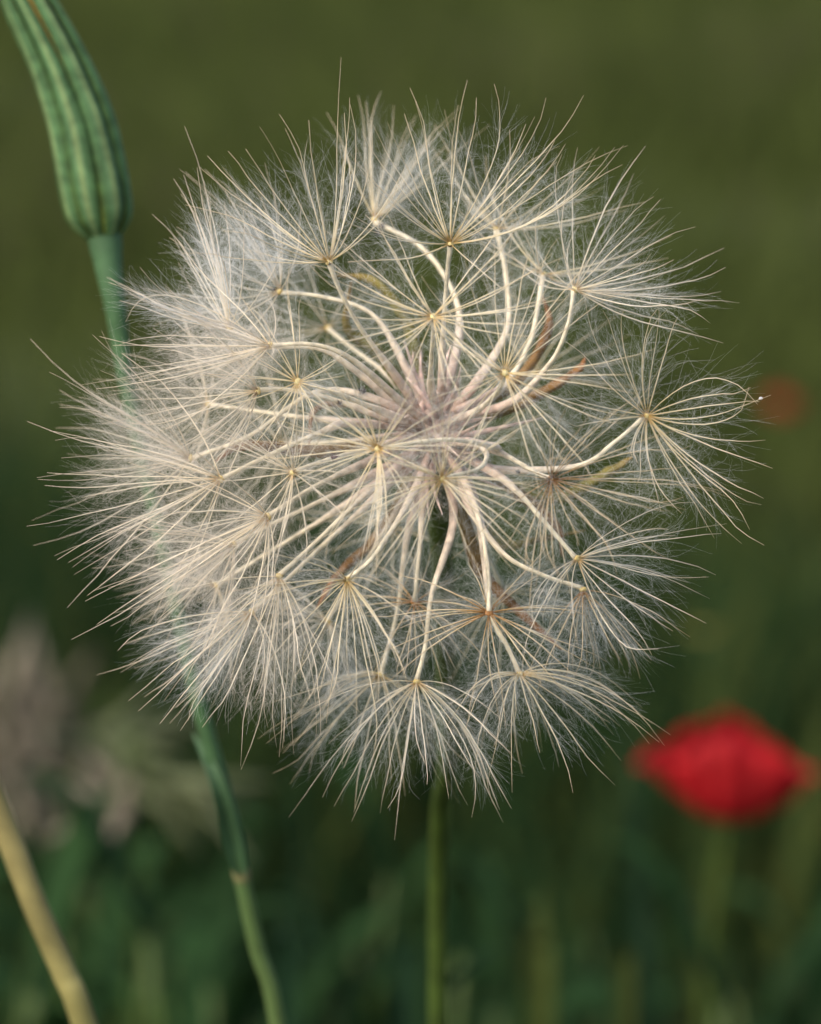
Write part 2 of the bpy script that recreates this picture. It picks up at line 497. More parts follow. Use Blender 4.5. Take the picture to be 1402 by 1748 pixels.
# ---- parachutes one can tell apart (hub pixel, depth towards the camera, traced ray tips)
seed(740, 541, 372, single=True, n=34, th=(68, 9), L=245)
seed(862, 637, 382, single=True, n=33, th=(68, 9), L=250, way=[(805, 705), (850, 668)])
seed(645, 766, 392, (-.42, .10, .9), single=True, n=36, th=(62, 12), L=225, way=[(850, 765, 190), (760, 752, 330)])
seed(755, 817, 405, (.0, .30, .95), single=True, n=38, th=(62, 12), L=225, way=[(822, 760, 200), (822, 797, 330)])
seed(942, 818, 330, (.45, .15, .88), single=True, pal='ray_brown', disc='disc_brown', L=262, n=14, th=(50, 12),
     tips=[(1183, 785, 1085, 772), (1240, 832), (1215, 823), (1144, 883), (1183, 874), (1064, 905), (1035, 928), (1003, 935), (955, 974), (937, 980),
           (915, 1000), (890, 975), (776, 963), (822, 860), (840, 810), (946, 690), (964, 692), (998, 728), (1087, 678), (925, 960), (862, 960)])
seed(1105, 710, 130, (.9, -.05, .42), single=True, L=262, n=2, way=[(835, 800, 90), (985, 796, 130), (1050, 755, 135)],
     tips=[(1300, 680, 1205, 648), (1300, 680, 1200, 678), (1300, 681, 1203, 694), (1300, 681, 1205, 712), (1300, 682, 1225, 724),
           (1304, 746, 1200, 745), (1322, 800), (1310, 858), (1303, 887), (1288, 887), (1303, 948), (1240, 915), (1224, 896), (1158, 885), (1126, 864),
           (1094, 785, 1082, 760), (1086, 790), (1164, 532), (1140, 528), (1124, 525), (1103, 521), (1055, 520), (1030, 521), (990, 511), (973, 578), (955, 668), (969, 734)])
seed(986, 954, 220, (.86, .42, .28), single=True, L=255, n=4, th=(60, 14), pal='ray_pale', way=[(860, 818, 150), (925, 885, 200)],
     tips=[(1242, 916), (1225, 905), (1174, 902), (1150, 905), (1210, 961), (1208, 1007), (1190, 1005), (1214, 1060), (1144, 1084), (1144, 1091, 1060, 1092),
           (1130, 1116), (1114, 1130), (910, 1043), (900, 1057), (950, 1078), (918, 1068), (930, 1060)])
seed(887, 1151, 115, (.22, .96, .15), single=True, L=225, bend=.24, n=8, th=(50, 14), way=[(815, 870, 60), (838, 1040, 110), (868, 1105, 115)],
     tips=[(1133, 1233), (1123, 1255), (1098, 1257), (1067, 1251), (1044, 1276), (1037, 1326), (953, 1317), (924, 1288), (882, 1334), (844, 1328), (887, 1246),
           (818, 1275), (803, 1239), (782, 1228), (793, 1207), (1096, 1189), (1110, 1235), (1085, 1215), (1108, 1247)])
seed(712, 1164, 150, (.0, .98, .2), single=True, L=230, bend=.22, n=9, th=(45, 14), pal='ray_pale', way=[(775, 880, 60), (738, 1010, 130), (726, 1100, 150)],
     tips=[(858, 1392, 800, 1250), (853, 1381, 802, 1255), (840, 1400, 795, 1255), (810, 1389, 790, 1270), (792, 1381), (767, 1372), (735, 1351), (685, 1400), (671, 1399), (643, 1399),
           (607, 1394), (578, 1369), (601, 1374), (509, 1385), (555, 1342), (834, 1370, 806, 1265), (805, 1330)])
seed(562, 447, 250, (-.28, -.85, .35), single=True, L=275, n=10, th=(50, 14),
     tips=[(570, 154), (591, 154), (600, 182), (495, 204), (520, 204), (448, 217), (419, 250), (495, 225), (384, 263), (353, 275), (386, 297), (400, 335),
           (585, 240), (603, 250), (420, 400), (430, 425)])
seed(769, 416, 235, (.12, -.88, .42), single=True, L=275, n=8, th=(50, 14),
     tips=[(710, 176), (660, 199), (608, 210), (608, 263), (617, 300), (596, 361), (605, 380), (600, 440), (789, 152), (771, 187), (810, 172), (843, 172, 848, 260), (918, 191), (945, 187),
           (965, 228), (1009, 159), (982, 243), (1040, 226), (1051, 252, 930, 365), (1048, 256, 930, 368), (1040, 262, 925, 372), (1030, 262, 920, 372)])
seed(593, 990, 305, (-.22, .72, .66), single=True, L=255, n=11, th=(60, 12), way=[(705, 840, 160), (640, 945, 290)],
     tips=[(512, 1239), (450, 1100), (496, 1182), (540, 1200), (593, 1185), (650, 1296), (678, 1242), (632, 1167), (685, 1128), (486, 982), (500, 953), (493, 1010),
           (475, 1050), (565, 1220), (610, 1230), (668, 1200)])
seed(982, 494, 150, (.72, -.6, .1), L=255, n=10, pal='ray_pale', way=[(872, 688, 70), (938, 622, 115), (968, 558, 140)],
     tips=[(1252, 509, 1120, 508), (1228, 531, 1110, 515), (1215, 504, 1110, 503), (1235, 463, 1110, 492), (1215, 441), (1177, 373), (1143, 366), (1132, 339), (1113, 320), (1093, 246),
           (1126, 431), (974, 390), (905, 380), (863, 418), (884, 435), (1150, 470), (1165, 500, 1080, 500)])
seed(377, 818, 200, (-.93, .25, .25), single=True, dens=102, dw=.20, L=285, n=6, th=(48, 14), pal='ray_pale', down='down_warm', way=[(600, 722, 130), (540, 742, 165), (450, 782, 190)],
     tips=[(60, 757), (60, 843), (113, 854), (60, 903), (95, 932), (124, 936), (64, 804), (81, 732), (110, 740), (100, 961), (100, 947), (139, 975), (164, 1011), (330, 780, 352, 785), (150, 1020)])

# ---- the rest of the parachutes
seed(461, 590, 285, (-.92, -.02, .38), n=16, th=(42, 16), dens=102, dw=.20, L=275, pal='ray_pale', down='down_warm', clump=.4, way=[(690, 690, 120), (600, 612, 230), (530, 588, 270)],
     tips=[(124, 654), (167, 668), (224, 554, 290, 505), (196, 583), (203, 672), (410, 490), (440, 480), (250, 640)])
seed(391, 562, 150, (-.55, -.80, .1), n=8, th=(40, 15), dens=102, dw=.20, L=265, pal='ray_pale', way=[(690, 700, 40), (560, 600, 120), (455, 590, 150)],
     tips=[(327, 333), (328, 283), (318, 250), (300, 308), (321, 293), (340, 335), (355, 350), (300, 372), (300, 432), (300, 468), (238, 467), (213, 493), (345, 330), (365, 390)])
seed(325, 782, 60, (-.98, -.05, .05), n=14, th=(38, 14), dens=102, dw=.20, L=285, pal='ray_pale', down='down_warm', way=[(660, 690, 80), (545, 668, 100), (430, 742, 90)],
     tips=[(67, 641), (99, 668), (103, 679), (113, 684), (149, 711), (120, 672)])
seed(440, 667, 180, (-.86, .15, .4), n=22, th=(48, 14), dens=102, dw=.20, L=250, pal='ray_pale', down='down_warm')
seed(508, 652, 270, (-.55, -.1, .8), n=24, th=(64, 10), L=180)
seed(500, 806, 300, (-.60, .25, .75), n=26, th=(60, 12), L=205, pal='ray_pale', down='down_warm')
seed(457, 882, 225, (-.75, .50, .42), n=18, th=(46, 14), dens=102, dw=.20, L=270, pal='ray_pale', down='down_warm', tips=[(164, 1015), (153, 1025), (186, 1068), (121, 1093), (177, 1054), (200, 1020)])
seed(400, 930, 100, (-.84, .5, .1), n=22, th=(42, 14), dens=102, dw=.20, L=260, pal='ray_pale', down='down_warm', clump=.4)
seed(477, 984, 200, (-.28, .93, .22), n=12, th=(36, 14), dens=102, dw=.20, L=290, pal='ray_pale', down='down_warm', way=[(640, 830, 110), (560, 905, 170)],
     tips=[(426, 1321), (392, 1313), (460, 1296), (489, 1254, 505, 1090), (496, 1197, 503, 1080), (346, 1268), (480, 1262, 495, 1100), (470, 1285)])
seed(430, 1045, 120, (-.72, .68, .12), n=10, th=(36, 14), dens=102, dw=.20, L=260, pal='ray_pale', way=[(640, 850, 60), (530, 950, 110)],
     tips=[(278, 1241), (293, 1239), (325, 1218), (232, 1207), (218, 1184), (187, 1147), (269, 1232), (218, 1100)])
seed(478, 497, 10, (-.75, -.66, -.05), n=16, th=(45, 16), dens=102, dw=.20, L=225, pal='ray_pale', way=[(700, 640, 0), (640, 540, 10), (555, 508, 10)], tips=[(386, 297), (353, 275), (318, 288), (345, 300)])
seed(996, 1007, 150, (.18, .95, .2), n=14, th=(38, 12), L=190, pal='ray_brown', way=[(800, 860, 80), (860, 945, 120), (930, 983, 145)], tips=[(1035, 1182), (1025, 1171), (1020, 1150)])
seed(835, 1046, 250, (.02, .72, -.70), n=26, th=(70, 9), L=220, pal='ray_brown', disc='disc_brown', way=[(805, 850, 130), (832, 960, 225)])
seed(708, 1028, 60, (-.05, .7, -.7), n=22, th=(70, 8), L=170, pal='ray_brown', disc='disc_brown')
seed(650, 1152, -60, (-.28, .95, -.1), n=18, th=(60, 14), L=240, way=[(700, 900, -20), (680, 1040, -50)], tips=[(478, 1342), (484, 1285), (509, 1317), (500, 1325), (505, 1215, 575, 1160), (498, 1240, 560, 1168), (520, 1262, 575, 1178), (512, 1225, 590, 1158)])
seed(929, 468, -50, (.4, -.85, -.3), n=14, dens=44, th=(60, 12), L=235, way=[(845, 672, 20), (903, 590, -25)], beak_w=1.0)
seed(849, 390, -80, (.25, -.93, -.25), n=14, dens=44, th=(60, 12), L=240, way=[(815, 650, 0), (866, 560, -50), (864, 470, -80)], beak_w=1.0)
seed(640, 375, -150, (.36, -.9, -.2), n=16, th=(24, 11), dens=60, dw=.18, L=235, clump=.5, way=[(775, 620, -40), (782, 520, -90), (728, 430, -130)], beak_w=1.0)
for (x, y, z) in [(560, 560, -300), (910, 640, -340), (670, 900, -340), (480, 760, -320), (355, 690, -130), (560, 1060, -190), (860, 1010, -260), (370, 1000, -140)]:
    seed(x, y, z, n=16, th=(60, 13), L=215, pal='ray_pale' if x < 600 else 'ray', down='down_warm' if x < 500 else 'down', dens=44, tw=1.8)

# ---- receptacle, bracts, stem
s = np.linspace(0, 1, 14)
P = C3[None] + np.stack([np.zeros(14), 40 - 72 * s, -60 + 88 * s], -1)
v, f, t = tube(W(P), np.interp(s, [0, .15, .45, .75, .93, 1], [20, 33, 42, 40, 24, 6]) * K, 14, .10)
kid('receptacle', mesh('receptacle', v, f, t), HEAD, M['receptacle'])
wl_curves = []
for k in range(46):
    dv = norm(rng.normal(0, 1, 3) + [0, 0, .45])
    a0 = C3 + dv * 24 + rng.normal(0, 8, 3)
    wl_curves.append(bez(a0, a0 + dv * 55 + rng.normal(0, 14, 3), a0 + dv * 120 + rng.normal(0, 34, 3), 9))
v, f, t = down_mesh(wl_curves, C3, 46, 34, .30, 0, 1)
kid('seed_wool', mesh('seed_wool', v, f, t, smooth=False), HEAD, M['wool'], kind='stuff')
for q in wl_curves[::2]:
    v, f, t = tube(W(q), np.array([2, 4.2, 5.2, 5.4, 4.8, 4.0, 3.0, 2.0, .8]) * K, 6, .1)
    kid('shrivelled_floret', mesh('shrivelled_floret', v, f, t), HEAD, M['floret_dry'])

def strip(P, wd, nrm, cup=.25, nseg=18, mid=3):
    """leaf-like strip along P (k,3 world) with width wd (nseg) metres, slightly folded along the middle; real thickness"""
    P = resample(P, nseg); T = norm(np.gradient(P, axis=0))
    N = np.asarray(nrm, float); N = norm(N - (T @ N)[:, None] * T)
    B = np.cross(T, N)
    u = np.linspace(-1, 1, 2 * mid + 1)
    th = .00035
    lay = []
    for sgn in (1, -1):
        lay.append(P[:, None] + B[:, None] * (wd[:, None] * u[None] / 2)[..., None] + N[:, None] * (wd[:, None] * (np.abs(u)[None] ** 1.6) * cup + sgn * th / 2)[..., None])
    k = len(u); n = nseg
    i, j = np.meshgrid(np.arange(n - 1), np.arange(k - 1), indexing='ij')
    f1 = np.stack([i * k + j, i * k + j + 1, (i + 1) * k + j + 1, (i + 1) * k + j], -1).reshape(-1, 4)
    f2 = f1[:, ::-1] + n * k
    e = []
    ii = np.arange(n - 1)
    e.append(np.stack([ii * k, (ii + 1) * k, (ii + 1) * k + n * k, ii * k + n * k], -1))
    e.append(np.stack([ii * k + k - 1 + n * k, (ii + 1) * k + k - 1 + n * k, (ii + 1) * k + k - 1, ii * k + k - 1], -1))
    v = np.concatenate([lay[0].reshape(-1, 3), lay[1].reshape(-1, 3)])
    t = np.tile(np.repeat(np.linspace(0, 1, n), k), 2)
    return v, np.vstack([f1, f2] + e), t

def leafw(n, w, peak=.3, tip=.03):
    s = np.linspace(0, 1, n)
    return w * np.clip(np.where(s < peak, .55 + .45 * np.sin(s / peak * math.pi / 2), np.cos((s - peak) / (1 - peak) * math.pi / 2) ** .8), tip, 1)

for pts, wd, mk in [
    ([(760, 720, -60), (880, 650, -90), (935, 560, -110), (925, 500, -120)], 34, 'bract'),
    ([(770, 730, -60), (890, 690, -80), (985, 635, -60), (1000, 610, -50)], 30, 'bract'),
    ([(780, 750, -60), (930, 850, -90), (1045, 805, -100), (1080, 780, -80)], 36, 'bract_green'),
    ([(780, 760, -60), (900, 850, -70), (955, 900, -80), (960, 950, -110)], 34, 'bract'),
    ([(770, 775, -60), (850, 920, -110), (920, 920, -130), (1000, 905, -160)], 26, 'bract_green'),
    ([(765, 780, -60), (810, 960, -90), (880, 1040, -60), (960, 1110, -40)], 40, 'bract'),
    ([(720, 770, -60), (660, 900, -100), (580, 980, -110), (540, 1040, -100)], 30, 'bract'),
    ([(710, 740, -60), (560, 770, -40), (420, 760, 60), (365, 790, 80)], 36, 'bract'),
    ([(710, 720, -60), (600, 690, -80), (540, 700, -60), (528, 760, -50)], 22, 'bract'),
    ([(715, 700, -60), (640, 600, -70), (590, 560, -40), (600, 480, -20)], 38, 'bract_green'),
    ([(735, 700, -60), (700, 560, -90), (640, 480, -110), (560, 470, -120)], 36, 'bract_green')]:
    v, f, t = strip(W(np.array(pts, float)), leafw(18, wd * .62 * K, .25) * rng.uniform(.8, 1.15, 18), FWD + .8 * RGT * rng.uniform(-1, 1), .45)
    kid('bract', mesh('bract', v, f, t), HEAD, M[mk])

gp = at(770, 2600, .66); gz = np.array([gp[0] + .01, at(752, 1748, .68)[1] + .01, -.03])
pts = [W(C3 + [0, 38, -55]), W(np.array([752, 850, -190.])), W(np.array([758, 1050, -450.])), W(np.array([764, 1300, -900.])), W(np.array([748, 1748, -1500.]))]
pts.append(np.array([pts[-1][0] + .004, pts[-1][1] + .02, .22])); pts.append(np.array([pts[-2][0] + .01, pts[-2][1] + .03, -.03]))
P = resample(pts, 60)
v, f, t = tube(P, np.interp(np.linspace(0, 1, 60), [0, .08, .25, .6, 1], [.0036, .0032, .0018, .0017, .0024]), 10, .02)
kid('stem', mesh('stem', v, f, t), HEAD, M['stem'])
v, f, t = strip([P[48], P[48] + [.02, .0, .05], P[48] + [.06, .01, .13], P[48] + [.10, .02, .15]], leafw(18, .008, .15), FWD, .4)
kid('leaf', mesh('leaf', v, f, t), HEAD, M['leaf_blue'])
# a bead of dew where five rays are stuck together
b = W(np.array([1299., 680, 140]))
v, f, t = tube(b + np.linspace(-1, 1, 7)[:, None] * RGT * 3.5 * K, np.sqrt(np.clip(1 - np.linspace(-1, 1, 7) ** 2, .03, 1)) * 2.6 * K, 8)
kid('seed_fluff_bead', mesh('bead', v, f, t), HEAD, M['white'])

# ------------------------------------------------------------------ CLOSED BUD, upper left
BD = -.055 / K               # 5.5 cm behind the middle of the head
BUD = empty('goatsbeard_bud')
tag(BUD, 'tall closed green bud with long ridged bracts on a bluish green stem', 'flower bud')
axis_pts = np.array([(178, 410, 0), (173, 376, 0), (164, 330, 0), (152, 270, 0), (135, 200, 0), (97, 100, 0), (47, 0, 0), (0, -90, 0), (-36, -170, 0)], float) + [0, 0, BD]
wid = np.array([44, 96, 110, 110, 104, 90, 78, 54, 18], float) / 2
n = 40
A = resample(axis_pts, n); Rr = resample(np.stack([wid, wid], -1), n)[:, 0]
AW = W(A); T, N, B = frames(AW)
kb = K * (D + .055) / D
v, f, t = tube(AW[1:], np.maximum(Rr[1:] * .80, 1) * kb, 16, .03)
kid('folded_florets', mesh('folded_florets', v, f, t), BUD, M['floret'])
for j in range(8):
    a0 = j * 2 * math.pi / 8 + .25
    m = 9
    u = np.linspace(-1, 1, m)
    end = n - 1 - [0, 3, 5, 2][j % 4]
    ss = np.linspace(0, 1, end)
    half = np.where(ss < .5, .43, .43 - .20 * (ss - .5) / .5)
    lay, tt = [], []
    for inn in (0, 1):
        a = a0 + half[:, None] * u[None] * [1.08, .84, 1.0, .92][(j * 3) % 4] + .05 * np.sin(ss * 5 + j)[:, None]
        wob = .03 * np.sin(ss * 9 + j * 2.1)[:, None]
        ridge = wob + .97 + [.17, .10, .20, .13][j % 4] * (np.cos(u * math.pi / 2) ** .8)[None] + .05 * (j % 2) + .05 * np.exp(-((ss - .03) / .04) ** 2)[:, None]
        r = Rr[:end, None] * ridge * kb - inn * .0005
        v = AW[:end, None] + r[..., None] * (np.cos(a)[..., None] * N[:end, None] + np.sin(a)[..., None] * B[:end, None])
        lay.append(v.reshape(-1, 3)); tt.append(np.broadcast_to((np.abs(u) * .0 + (1 - np.abs(u)))[None] * .7 + .3 * ss[:, None] * (np.abs(u)[None] > .6), (end, m)).reshape(-1))
    i, jj = np.meshgrid(np.arange(end - 1), np.arange(m - 1), indexing='ij')
    f1 = np.stack([i * m + jj, i * m + jj + 1, (i + 1) * m + jj + 1, (i + 1) * m + jj], -1).reshape(-1, 4)
    f2 = f1[:, ::-1] + end * m
    ii = np.arange(end - 1)
    e1 = np.stack([ii * m, (ii + 1) * m, (ii + 1) * m + end * m, ii * m + end * m], -1)
    e2 = np.stack([ii * m + m - 1 + end * m, (ii + 1) * m + m - 1 + end * m, (ii + 1) * m + m - 1, ii * m + m - 1], -1)
    kid('bract', mesh('bract', np.vstack(lay), np.vstack([f1, f2, e1, e2]), np.concatenate(tt)), BUD, M['bud'])
sp = np.array([(176, 380, 0, 64), (180, 412, 0, 60), (185, 450, 0, 50), (196, 515, 0, 39), (205, 580, -10, 32), (222, 680, -30, 28), (285, 960, -90, 27), (340, 1200, -160, 28),
               (378, 1335, -210, 30), (402, 1440, -250, 34), (413, 1495, -270, 29), (440, 1620, -330, 29), (474, 1748, -380, 30)], float)
Pw = [W(np.array([q[0], q[1], BD + q[2]])) for q in sp]; rw = [q[3] / 2 * K * (D - (BD + q[2]) * K) / D for q in sp]
e = Pw[-1]; dirn = Pw[-1] - Pw[-2]
Pw += [e + dirn * 1.3 + [0, .005, -.03], np.array([e[0] + .03, e[1] + .07, .2]), np.array([e[0] + .035, e[1] + .08, -.03])]; rw += [.0018, .002, .0024]
Q = resample(np.hstack([np.array(Pw), np.array(rw)[:, None]]), 90)
v, f, t = tube(Q[:, :3], Q[:, 3], 12, .02)
kid('stem', mesh('stem', v, f, 1 - t), BUD, M['stem_blue'])
ni = int(np.argmin(np.abs(np.linalg.norm(Q[:, :3] - Pw[10], axis=1))))
v, f, t = tube(resample(Q[ni - 1:ni + 2, :3], 6), np.array([.98, 1.01, 1.06, 1.06, 1.01, .98]) * Q[ni, 3], 12)
kid('stem_joint', mesh('stem_joint', v, f, t), BUD, M['node'])
z0 = BD - 262
v, f, t = strip(W(np.array([(412, 1492, z0 + 8), (394, 1420, z0 + 40), (376, 1348, z0 + 80), (354, 1295, z0 + 70), (328, 1250, z0 + 40)], float)), leafw(18, 36 * K, .2), -FWD, .5)
kid('leaf', mesh('leaf', v, f, t), BUD, M['leaf_blue'])

# ------------------------------------------------------------------ straw coloured stalk, lower left
ST = empty('dry_stalk')
tag(ST, 'thick smooth yellowish stalk leaning beside the dark green weeds', 'stalk')
zz = -.06 / K
pts = [W(np.array([x, y, zz + q])) for x, y, q in [(-95, 1180, 60), (-40, 1290, 30), (12, 1420, 0), (62, 1550, -30), (110, 1660, -60), (148, 1760, -90)]]
e = pts[-1]; pts += [e + [.012, .01, -.05], np.array([e[0] + .05, e[1] + .05, .2]), np.array([e[0] + .06, e[1] + .06, -.03])]
pts = resample(pts, 50)
v, f, t = tube(pts, np.full(50, 22 * K * .66 / .6), 12, .02)
kid('stem', mesh('stem', v, f, 1 - t), ST, M['straw'])
v, f, t = strip([pts[0] - [0, 0, .002], pts[0] + [-.012, .004, .02], pts[0] + [-.03, .01, .05]], leafw(18, .006, .2), -FWD, .3)
kid('dry_leaf', mesh('dry_leaf', v, f, t), ST, M['straw'])

# ------------------------------------------------------------------ poppies
def poppy(name, bx, by, d, scale, label, mk, lean=0.0, stemx=0.0):
    base = at(bx, by, d)
    root = empty(name, (base[0] + stemx, base[1] + .02, -.02))
    tag(root, label, 'poppy')
    def petal(phi, span, grow, ruffle, mat):
        m, k = 26, 16
        a = phi + np.linspace(-span, span, m)
        q = np.linspace(0.02, 1, k)
        dome = resample([(.001, 0), (.012, .0005), (.0172, .008), (.0182, .020), (.0178, .028), (.0130, .0345)], k)
        wl = resample([(.001, 0), (.010, .002), (.018, .008), (.0235, .014), (.0275, .0185), (.0295, .0190)], k)
        wr = resample([(.001, 0), (.011, .001), (.020, .005), (.0255, .0085), (.0285, .0115), (.0300, .0125)], k)
        side = np.abs(np.cos(a)) ** 2.6
        ph = rng.uniform(0, 6, 3)
        V = []
        for i in range(k):
            wg = np.where(np.cos(a)[:, None] < 0, wl[i][None], wr[i][None])
            rz = dome[i][None] * (1 - side[:, None]) + wg * side[:, None]
            rr = rz[:, 0] * grow * (1 + ruffle * q[i] ** 2 * np.sin(a * 7 + ph[0]) + .5 * ruffle * q[i] ** 2 * np.sin(a * 13 + ph[1]))
            zz = rz[:, 1] * (1 - .12 * q[i] * np.abs(np.linspace(-1, 1, m)) ** 4) + ruffle * q[i] ** 2 * .012 * np.sin(a * 9 + ph[2])
            V.append(np.stack([np.cos(a) * rr, np.sin(a) * rr, zz], -1))
        V = np.array(V).reshape(-1, 3) * scale
        i, j = np.meshgrid(np.arange(k - 1), np.arange(m - 1), indexing='ij')
        f = np.stack([i * m + j, i * m + j + 1, (i + 1) * m + j + 1, (i + 1) * m + j], -1).reshape(-1, 4)
        o = kid('petal', mesh('petal', V + base, f, np.repeat(q, m)), root, M[mat])
        so = o.modifiers.new('thickness', 'SOLIDIFY'); so.thickness = .0003
    for kk, (ph0, gr) in enumerate([(1.5, 1.0), (.5, 1.0), (1.0, 1.05), (0.0, 1.05)]):
        petal(math.pi * ph0, 1.05, gr, .10, mk)
    v, f, t = tube(base + np.stack([np.zeros(6), np.zeros(6), np.linspace(.001, .014, 6) * scale], -1), np.array([2, 4, 5, 5.4, 5.8, 2]) * .001 * scale, 10)
    kid('seed_capsule', mesh('seed_capsule', v, f, t), root, M['capsule'])
    P = resample([base + [0, 0, .002], base + [-.004 + stemx * .2, .004, -.07], base + [stemx * .6, .01, -.2], np.array([base[0] + stemx, base[1] + .02, -.03])], 30)
    v, f, t = tube(P, np.full(30, .0016 if scale > .8 else .0012), 8)
    kid('stem', mesh('stem', v, f, t), root, M['stem'])
poppy('red_poppy', 1243, 1390, 1.28, .86, 'bright red poppy with a domed top and flaring side petals', 'petal', 0, -.012)
poppy('red_poppy', 1333, 706, 2.8, .42, 'small far orange red poppy, just a faint round spot', 'petal_far', 0, .02)

# ------------------------------------------------------------------ blurred dry grass heads, left
def panicle(name, base_px, tip_px, d, n, sl, sw, spread, mat, label, cat, ground_dx):
    a, b = at(*base_px, d), at(*tip_px, d)
    root = empty(name, (a[0] + ground_dx, a[1] + .03, -.03))
    tag(root, label, cat)
    P = resample([np.array([a[0] + ground_dx, a[1] + .03, -.03]), np.array([a[0] + ground_dx * .6, a[1] + .02, a[2] * .55]), a, a * .5 + b * .5 + [0, 0, .004], b], 40)
    v, f, t = tube(P, np.linspace(.0009, .0005, 40), 6)
    kid('stem', mesh('stem', v, f, t), root, M['stem'])
    ax = norm(b - a)
    for i in range(n):
        q = (i + .5) / n
        p = a + (b - a) * q + rng.normal(0, spread * .3, 3)
        d3 = norm(ax + rng.normal(0, .55, 3))
        L = sl * rng.uniform(.7, 1.3)
        p0 = a + (b - a) * (q - .04)
        C = resample([p0, p, p + d3 * L * .5, p + d3 * L], 10)
        v, f, t = tube(C, np.array([.15, .15, .3, .7, .95, 1, .9, .7, .4, .1]) * sw, 6, .1)
        kid('spikelet', mesh('spikelet', v, f, t), root, M[mat])
panicle('dry_grass_head', (40, 1390), (25, 1195), 1.7, 34, .026, .0026, .035, 'drygrass', 'fluffy greyish brown dry grass head beside the yellowish stalk', 'grass head', -.05)
panicle('dry_grass_head', (150, 1390), (105, 1250), 1.75, 14, .024, .0024, .022, 'drygrass', 'smaller pinkish brown dry grass head leaning next to the fluffier one', 'grass head', -.02)
panicle('green_grass_head', (150, 1265), (325, 1352), 1.3, 18, .030, .0022, .010, 'drypale', 'pale green nodding grass head reaching towards the bud stem', 'grass head', -.08)
panicle('grey_grass_head', (240, 1330), (160, 1390), 1.25, 8, .018, .0026, .005, 'drygrass', 'small grey drooping grass head under the pale green nodding one', 'grass head', -.02)

# ------------------------------------------------------------------ single blurred blades and stems
def blade(name, pts, d, wd, mat, label, cat='grass blade', group=None):
    P = [at(x, y, d) for x, y in pts]
    e = P[-1]
    root = empty(name, (e[0], e[1] + .02, -.03)); tag(root, label, cat, group)
    P = P + [np.array([e[0], e[1] + .015, e[2] * .4]), np.array([e[0], e[1] + .02, -.03])]
    v, f, t = strip(P[::-1], leafw(24, wd, .3, .12), -FWD + .3 * RGT, .25, 24)
    kid('leaf', mesh('leaf', v, f, t), root, M[mat])
    v, f, t = tube(resample([P[-1], P[-2]], 6), np.full(6, wd * .3), 6)
    kid('sheath', mesh('sheath', v, f, t), root, M[mat])
blade('grass_blade', [(485, 1540), (478, 1640), (486, 1748)], 1.0, .0065, 'blade_teal', 'teal grass blade close beside the bud stem')
blade('grass_blade', [(1062, 1180), (1080, 1380), (1092, 1560), (1096, 1748)], 1.35, .008, 'blade_teal', 'tall teal grass blade between the seed head and the red poppy')
blade('grass_blade', [(925, 1520), (918, 1620), (916, 1748)], 1.15, .010, 'blade_olive', 'broad olive green blade standing below the seed head')
blade('grass_blade', [(1066, 1665), (1064, 1748)], 1.15, .008, 'blade_olive', 'short bright green blade tip beside the broad olive blade')
blade('grass_blade', [(1212, 1480), (1200, 1600), (1186, 1748)], 1.55, .010, 'blade_olive', 'olive blade under the red poppy')
blade('grass_blade', [(870, 1610), (812, 1642), (752, 1702), (742, 1790)], .95, .0035, 'blade_teal', 'thin pale blade arching beside the seed head stem')
blade('grass_blade', [(500, 1310), (515, 1500), (520, 1748)], 1.5, .006, 'blade_teal', 'faint upright teal blade left of the seed head stem')
blade('grass_blade', [(700, 1660), (690, 1748)], 1.1, .010, 'blade_teal', 'broad blue green blade at the foot of the seed head stem')

# leafy weeds, lower part of the picture
def weed(px, py, d, n, size, label, mat='weed'):
    top = at(px, py, d)
    root = empty('leafy_weed', (top[0], top[1], -.03)); tag(root, label, 'weed', 'leafy weeds low in the meadow')
    P = resample([np.array([top[0], top[1], -.03]), np.array([top[0] + rng.uniform(-.02, .02), top[1], top[2] * .5]), top], 12)
    v, f, t = tube(P, np.linspace(.003, .0015, 12), 6)
    kid('stem', mesh('stem', v, f, t), root, M['stem'])
    for i in range(n):
        q = .35 + .65 * (i + 1) / n
        p = P[min(int(q * 11), 11)]
        a = i * 2.4 + rng.uniform(-.4, .4)
        dv = np.array([math.cos(a), math.sin(a), rng.uniform(.5, 1.6)])
        L = size * rng.uniform(.7, 1.2) * (1.25 - .5 * q)
        v, f, t = strip([p, p + dv * L * .35 + [0, 0, .01], p + dv * L * .7 + [0, 0, .008], p + dv * L - [0, 0, L * .15]], leafw(12, L * .30, .45), np.array([0, 0, 1.0]) + .2 * dv, .15, 12, 2)
        kid('leaf', mesh('leaf', v, f, t), root, M[mat])
for (px, py, d, n, sz, lab) in [(150, 1490, 1.45, 14, .075, 'dark green leafy weed behind the yellowish stalk'), (290, 1560, 1.35, 14, .07, 'leafy green weed between the yellowish stalk and the bud stem'),
                                (60, 1700, 1.2, 12, .06, 'low dark weed at the foot of the yellowish stalk'), (360, 1690, 1.3, 12, .06, 'low leafy weed at the foot of the bud stem'),
                                (610, 1620, 1.6, 14, .05, 'blurred leafy weed between the bud stem and the seed head stem'), (840, 1710, 1.5, 12, .045, 'low weed just beside the seed head stem'),
                                (1330, 1640, 1.6, 14, .07, 'dark leafy weed below the red poppy'), (1010, 1600, 1.7, 14, .05, 'blurred weed between the seed head stem and the poppy stem')]:
    weed(px, py, d, n, sz, lab)

for k in range(16):
    weed(rng.uniform(-40, 1440), rng.uniform(1500, 1790), rng.uniform(1.2, 1.75), 10, rng.uniform(.03, .05), 'small blurred leafy weed in the dark grass below the flowers')

